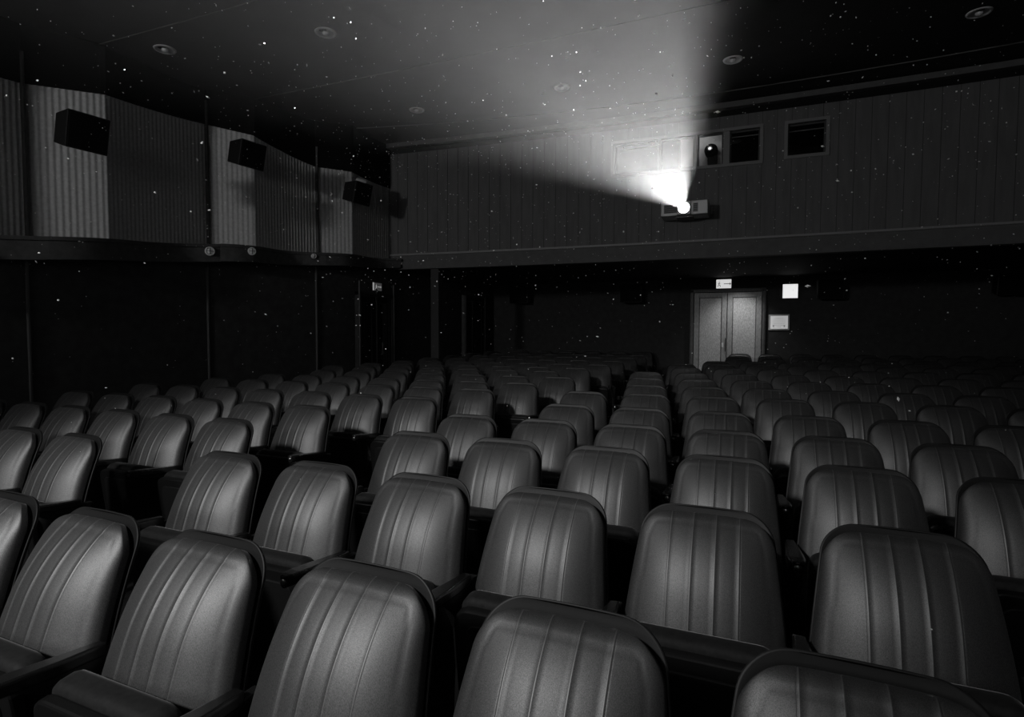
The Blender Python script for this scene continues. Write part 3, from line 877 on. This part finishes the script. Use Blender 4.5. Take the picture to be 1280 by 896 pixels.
def build_seat_parts():
    parts = {}
    pad, sh = build_back()
    parts['backrest'] = pad; parts['back_shell'] = sh
    # tipped-up cushion: pad behind (facing the backrest), shell in front
    mx = Matrix.Translation((0, -.075, .25)) @ Matrix.Rotation(math.radians(7), 4, 'X')
    bm = bmesh.new(); rounded_slab(bm, .445, .385, .075, .055, mx, crown=.012, er=.02)
    parts['seat_cushion'] = link('seat_cushion', bm, M['cushion'], smooth=True)
    mx2 = mx @ Matrix.Translation((0, -.058, .0))
    bm = bmesh.new(); rounded_slab(bm, .455, .365, .035, .06, mx2, crown=.0, er=.008)
    parts['seat_pan'] = link('seat_pan', bm, M['underside'], smooth=False)
    bm = bmesh.new(); rounded_slab(bm, .36, .27, .010, .04, mx2 @ Matrix.Translation((0, -.018, .045)), crown=0, er=.004)
    parts['pan_panel'] = link('pan_panel', bm, M['shell'])
    return parts
def arm_mesh():
    bm = bmesh.new()
    # plan outline of the arm top: narrow at the back, wide rounded paddle at the front
    st = [(.02, .018, .628), (-.10, .027, .640), (-.20, .031, .652), (-.27, .032, .660), (-.305, .028, .662), (-.325, .018, .662), (-.33, .006, .661)]
    rings = []
    for y, hw, z in st:
        rings.append([bm.verts.new(p) for p in ((-hw, y, z - .035), (-hw, y, z - .006), (-hw*.8, y, z), (hw*.8, y, z), (hw, y, z - .006), (hw, y, z - .035), (hw*.5, y, z - .045), (-hw*.5, y, z - .045))])
    for a, b in zip(rings, rings[1:]):
        for i in range(8): bm.faces.new((a[i], a[(i+1) % 8], b[(i+1) % 8], b[i]))
    bm.faces.new(rings[0]); bm.faces.new(list(reversed(rings[-1])))
    return bm
def std_mesh():
    bm = bmesh.new()
    # side standard: curved post from the floor to the arm with a foot, 3 cm thick
    pts_f = [(-.16, .0), (-.13, .03), (-.06, .10), (-.05, .30), (-.07, .46), (-.13, .56), (-.22, .615)]
    pts_b = [(.16, .0), (.13, .03), (.05, .12), (.045, .30), (.055, .46), (.06, .56), (.08, .60)]
    for x0, x1 in ((-.016, .016),):
        L0 = [bm.verts.new((x0, y, z)) for y, z in pts_f]; L1 = [bm.verts.new((x0, y, z)) for y, z in pts_b]
        R0 = [bm.verts.new((x1, y, z)) for y, z in pts_f]; R1 = [bm.verts.new((x1, y, z)) for y, z in pts_b]
        for i in range(len(pts_f) - 1):
            bm.faces.new((L0[i], L0[i+1], L1[i+1], L1[i])); bm.faces.new((R0[i], R1[i], R1[i+1], R0[i+1]))
            bm.faces.new((L0[i], R0[i], R0[i+1], L0[i+1])); bm.faces.new((L1[i], L1[i+1], R1[i+1], R1[i]))
        bm.faces.new((L0[0], L1[0], R1[0], R0[0])); bm.faces.new((L0[-1], R0[-1], R1[-1], L1[-1]))
    return bm
protos = build_seat_parts()
def top_of(o): return max((v.co for v in o.data.vertices), key=lambda c: c.z)
tp = top_of(protos['backrest'])
for nm in ('backrest', 'back_shell'):
    protos[nm].data.transform(Matrix.Translation((0, .165 - tp.y, .919 - tp.z)))
arm0 = link('armrest', arm_mesh(), M['arm'], bevel=.004)
std0 = link('side_standard', std_mesh(), M['iron'], bevel=.004)
bmt = bmesh.new(); lathe(bmt, [(0, .0), (.012, .0), (.014, .006), (.008, .010), (0, .011)], 14, Matrix.Translation((0, -.322, .640)) @ Rx)
bolt0 = link('bolt', bmt, M['bolt'], smooth=True)
for o in list(protos.values()) + [arm0, std0, bolt0]: COL.objects.unlink(o)

def cp(o, parent, loc=(0, 0, 0), rot=None):
    c = o.copy(); c.parent = parent; c.location = loc
    if rot: c.rotation_euler = rot
    COL.objects.link(c); return c
PITCH = .56
TOPY = .165
ORD = ['first', 'second', 'third', 'fourth', 'fifth', 'sixth', 'seventh', 'eighth', 'ninth', 'tenth', 'eleventh', 'twelfth', 'thirteenth', 'fourteenth', 'fifteenth', 'sixteenth']
AL_, AR_ = .0333, .051
# (row, block, u of the leftmost seat, v there, how many or None to run out of the frame)
RUNS = [(0, 'N', 2.60, 1.17, 6),
 (1, 'L', 4.73, 1.98, 3), (1, 'R', 2.37, 1.98, 6),
 (2, 'L', 6.02, 2.67, 6), (2, 'R', 1.79, 2.78, None),
 (3, 'L', 5.97, 3.33, 6), (3, 'R', 1.80, 3.45, None),
 (4, 'L', 6.02, 4.04, 7), (4, 'R', 1.31, 4.18, None),
 (5, 'L', 5.82, 4.75, 7), (5, 'R', 1.41, 5.02, None),
 (6, 'L', 5.62, 5.39, 7), (6, 'R', .97, 5.77, None),
 (7, 'L', 5.44, 6.11, 7), (7, 'R', 1.10, 6.54, None),
 (8, 'L', 5.87, 6.82, 7), (8, 'R', 1.23, 7.30, None),
 (9, 'L', 5.63, 7.42, 7), (9, 'R', .82, 8.17, None),
 (10, 'L', 5.50, 8.13, 7), (10, 'R', .97, 8.95, None),
 (11, 'L', 5.48, 8.95, 7), (11, 'R', .51, 9.66, None),
 (12, 'L', 5.43, 9.80, 7), (12, 'R', .20, 10.42, None),
 (13, 'L', 5.40, 10.60, 7), (13, 'R', .22, 11.20, None),
 (14, 'L', 5.35, 11.45, 6), (14, 'R', .20, 12.03, None),
 (15, 'L', 5.0, 12.25, 6)]
NSEAT = 0
for (k, blk, u0, v0, cnt) in RUNS:
    ang = (AL_ if blk == 'L' else AR_)*k/5
    seats = []
    j = 0
    while True:
        u = u0 - PITCH*j*math.cos(ang); v = v0 + PITCH*j*math.sin(ang)
        h = -.646 + .019*v
        if cnt is not None and j >= cnt: break
        if proj(u + .25, v, h)[0] > 1290 or u < RU + .4: break
        seats.append((u, v)); j += 1
    n = len(seats)
    for i, (u, v) in enumerate(seats):
        if blk == 'N':
            lab = 'velvet cinema seat in the nearest row, %s from the photo\'s left edge' % ORD[i]
        elif blk == 'L':
            lab = 'velvet cinema seat left of the aisle, %s row back, %s from the aisle' % (ORD[k], ORD[n - 1 - i])
        else:
            lab = 'velvet cinema seat right of the aisle, %s row back, %s from the aisle' % (ORD[k], ORD[i])
        vb = v - TOPY
        t = thing('cinema_chair', lab, 'seat', (-u, vb, floor_z(vb)), (0, 0, ang), 'rows of velvet cinema seats')
        jit = random.uniform(-.8, .8)
        b = cp(protos['backrest'], t, (0, 0, 0), (math.radians(jit*.5), 0, math.radians(jit)))
        s_ = cp(protos['back_shell'], t, (0, 0, 0), (math.radians(jit*.5), 0, math.radians(jit)))
        cp(protos['seat_cushion'], t)
        pn = cp(protos['seat_pan'], t)
        if k < 7: cp(protos['pan_panel'], pn)
        for sd in ((-1,) if i < n - 1 else (-1, 1)):
            a = cp(arm0, t, (sd*PITCH/2, 0, 0))
            if k < 8: cp(bolt0, a)
            cp(std0, t, (sd*PITCH/2, 0, 0))
        NSEAT += 1
print('seats', NSEAT)

# ------------------------------------------------------------------ dust
bm = bmesh.new()
rnd = random.Random(11)
def speck(p, r, stretch=1):
    q = Matrix.Translation(p) @ Matrix.Rotation(rnd.uniform(0, 3.1), 4, Vector((rnd.random(), rnd.random(), rnd.random() + .1)).normalized()) @ Matrix.Diagonal((r*stretch, r, r, 1))
    v_ = [bm.verts.new(q @ Vector(c)) for c in ((1, 0, 0), (-1, 0, 0), (0, 1, 0), (0, -1, 0), (0, 0, 1), (0, 0, -1))]
    for a, b, c_ in ((0, 2, 4), (2, 1, 4), (1, 3, 4), (3, 0, 4), (2, 0, 5), (1, 2, 5), (3, 1, 5), (0, 3, 5)): bm.faces.new((v_[a], v_[b], v_[c_]))
n = 0
while n < 2600:
    v = rnd.uniform(.9, 8.4); u = rnd.uniform(-4.2, 6.2); h = rnd.uniform(-1.0, 3.1)
    if u*S + v*C < .7: continue
    x, y = proj(u, v, h)
    if not (-60 < x < 1340 and -60 < y < 960): continue
    if h < -.60 + .019*v: continue
    if h < -.45 and rnd.random() < .5: continue
    if h < .5 and rnd.random() < .62: continue
    D = math.sqrt(u*u + v*v + h*h)
    if D < 1.0: continue
    r = rnd.choice([.0012, .0014, .0018, .0022, .003, .0038])*rnd.uniform(.8, 1.2)*(D/4)**.5*1.35
    speck(W(u, v, h), r, rnd.choice([1, 1, 1.4, 2.2]))
    n += 1
d = link('dust', bm, M['dust'])
d['kind'] = 'stuff'; d['label'] = 'bright dust specks floating in the air of the hall'; d['category'] = 'dust'
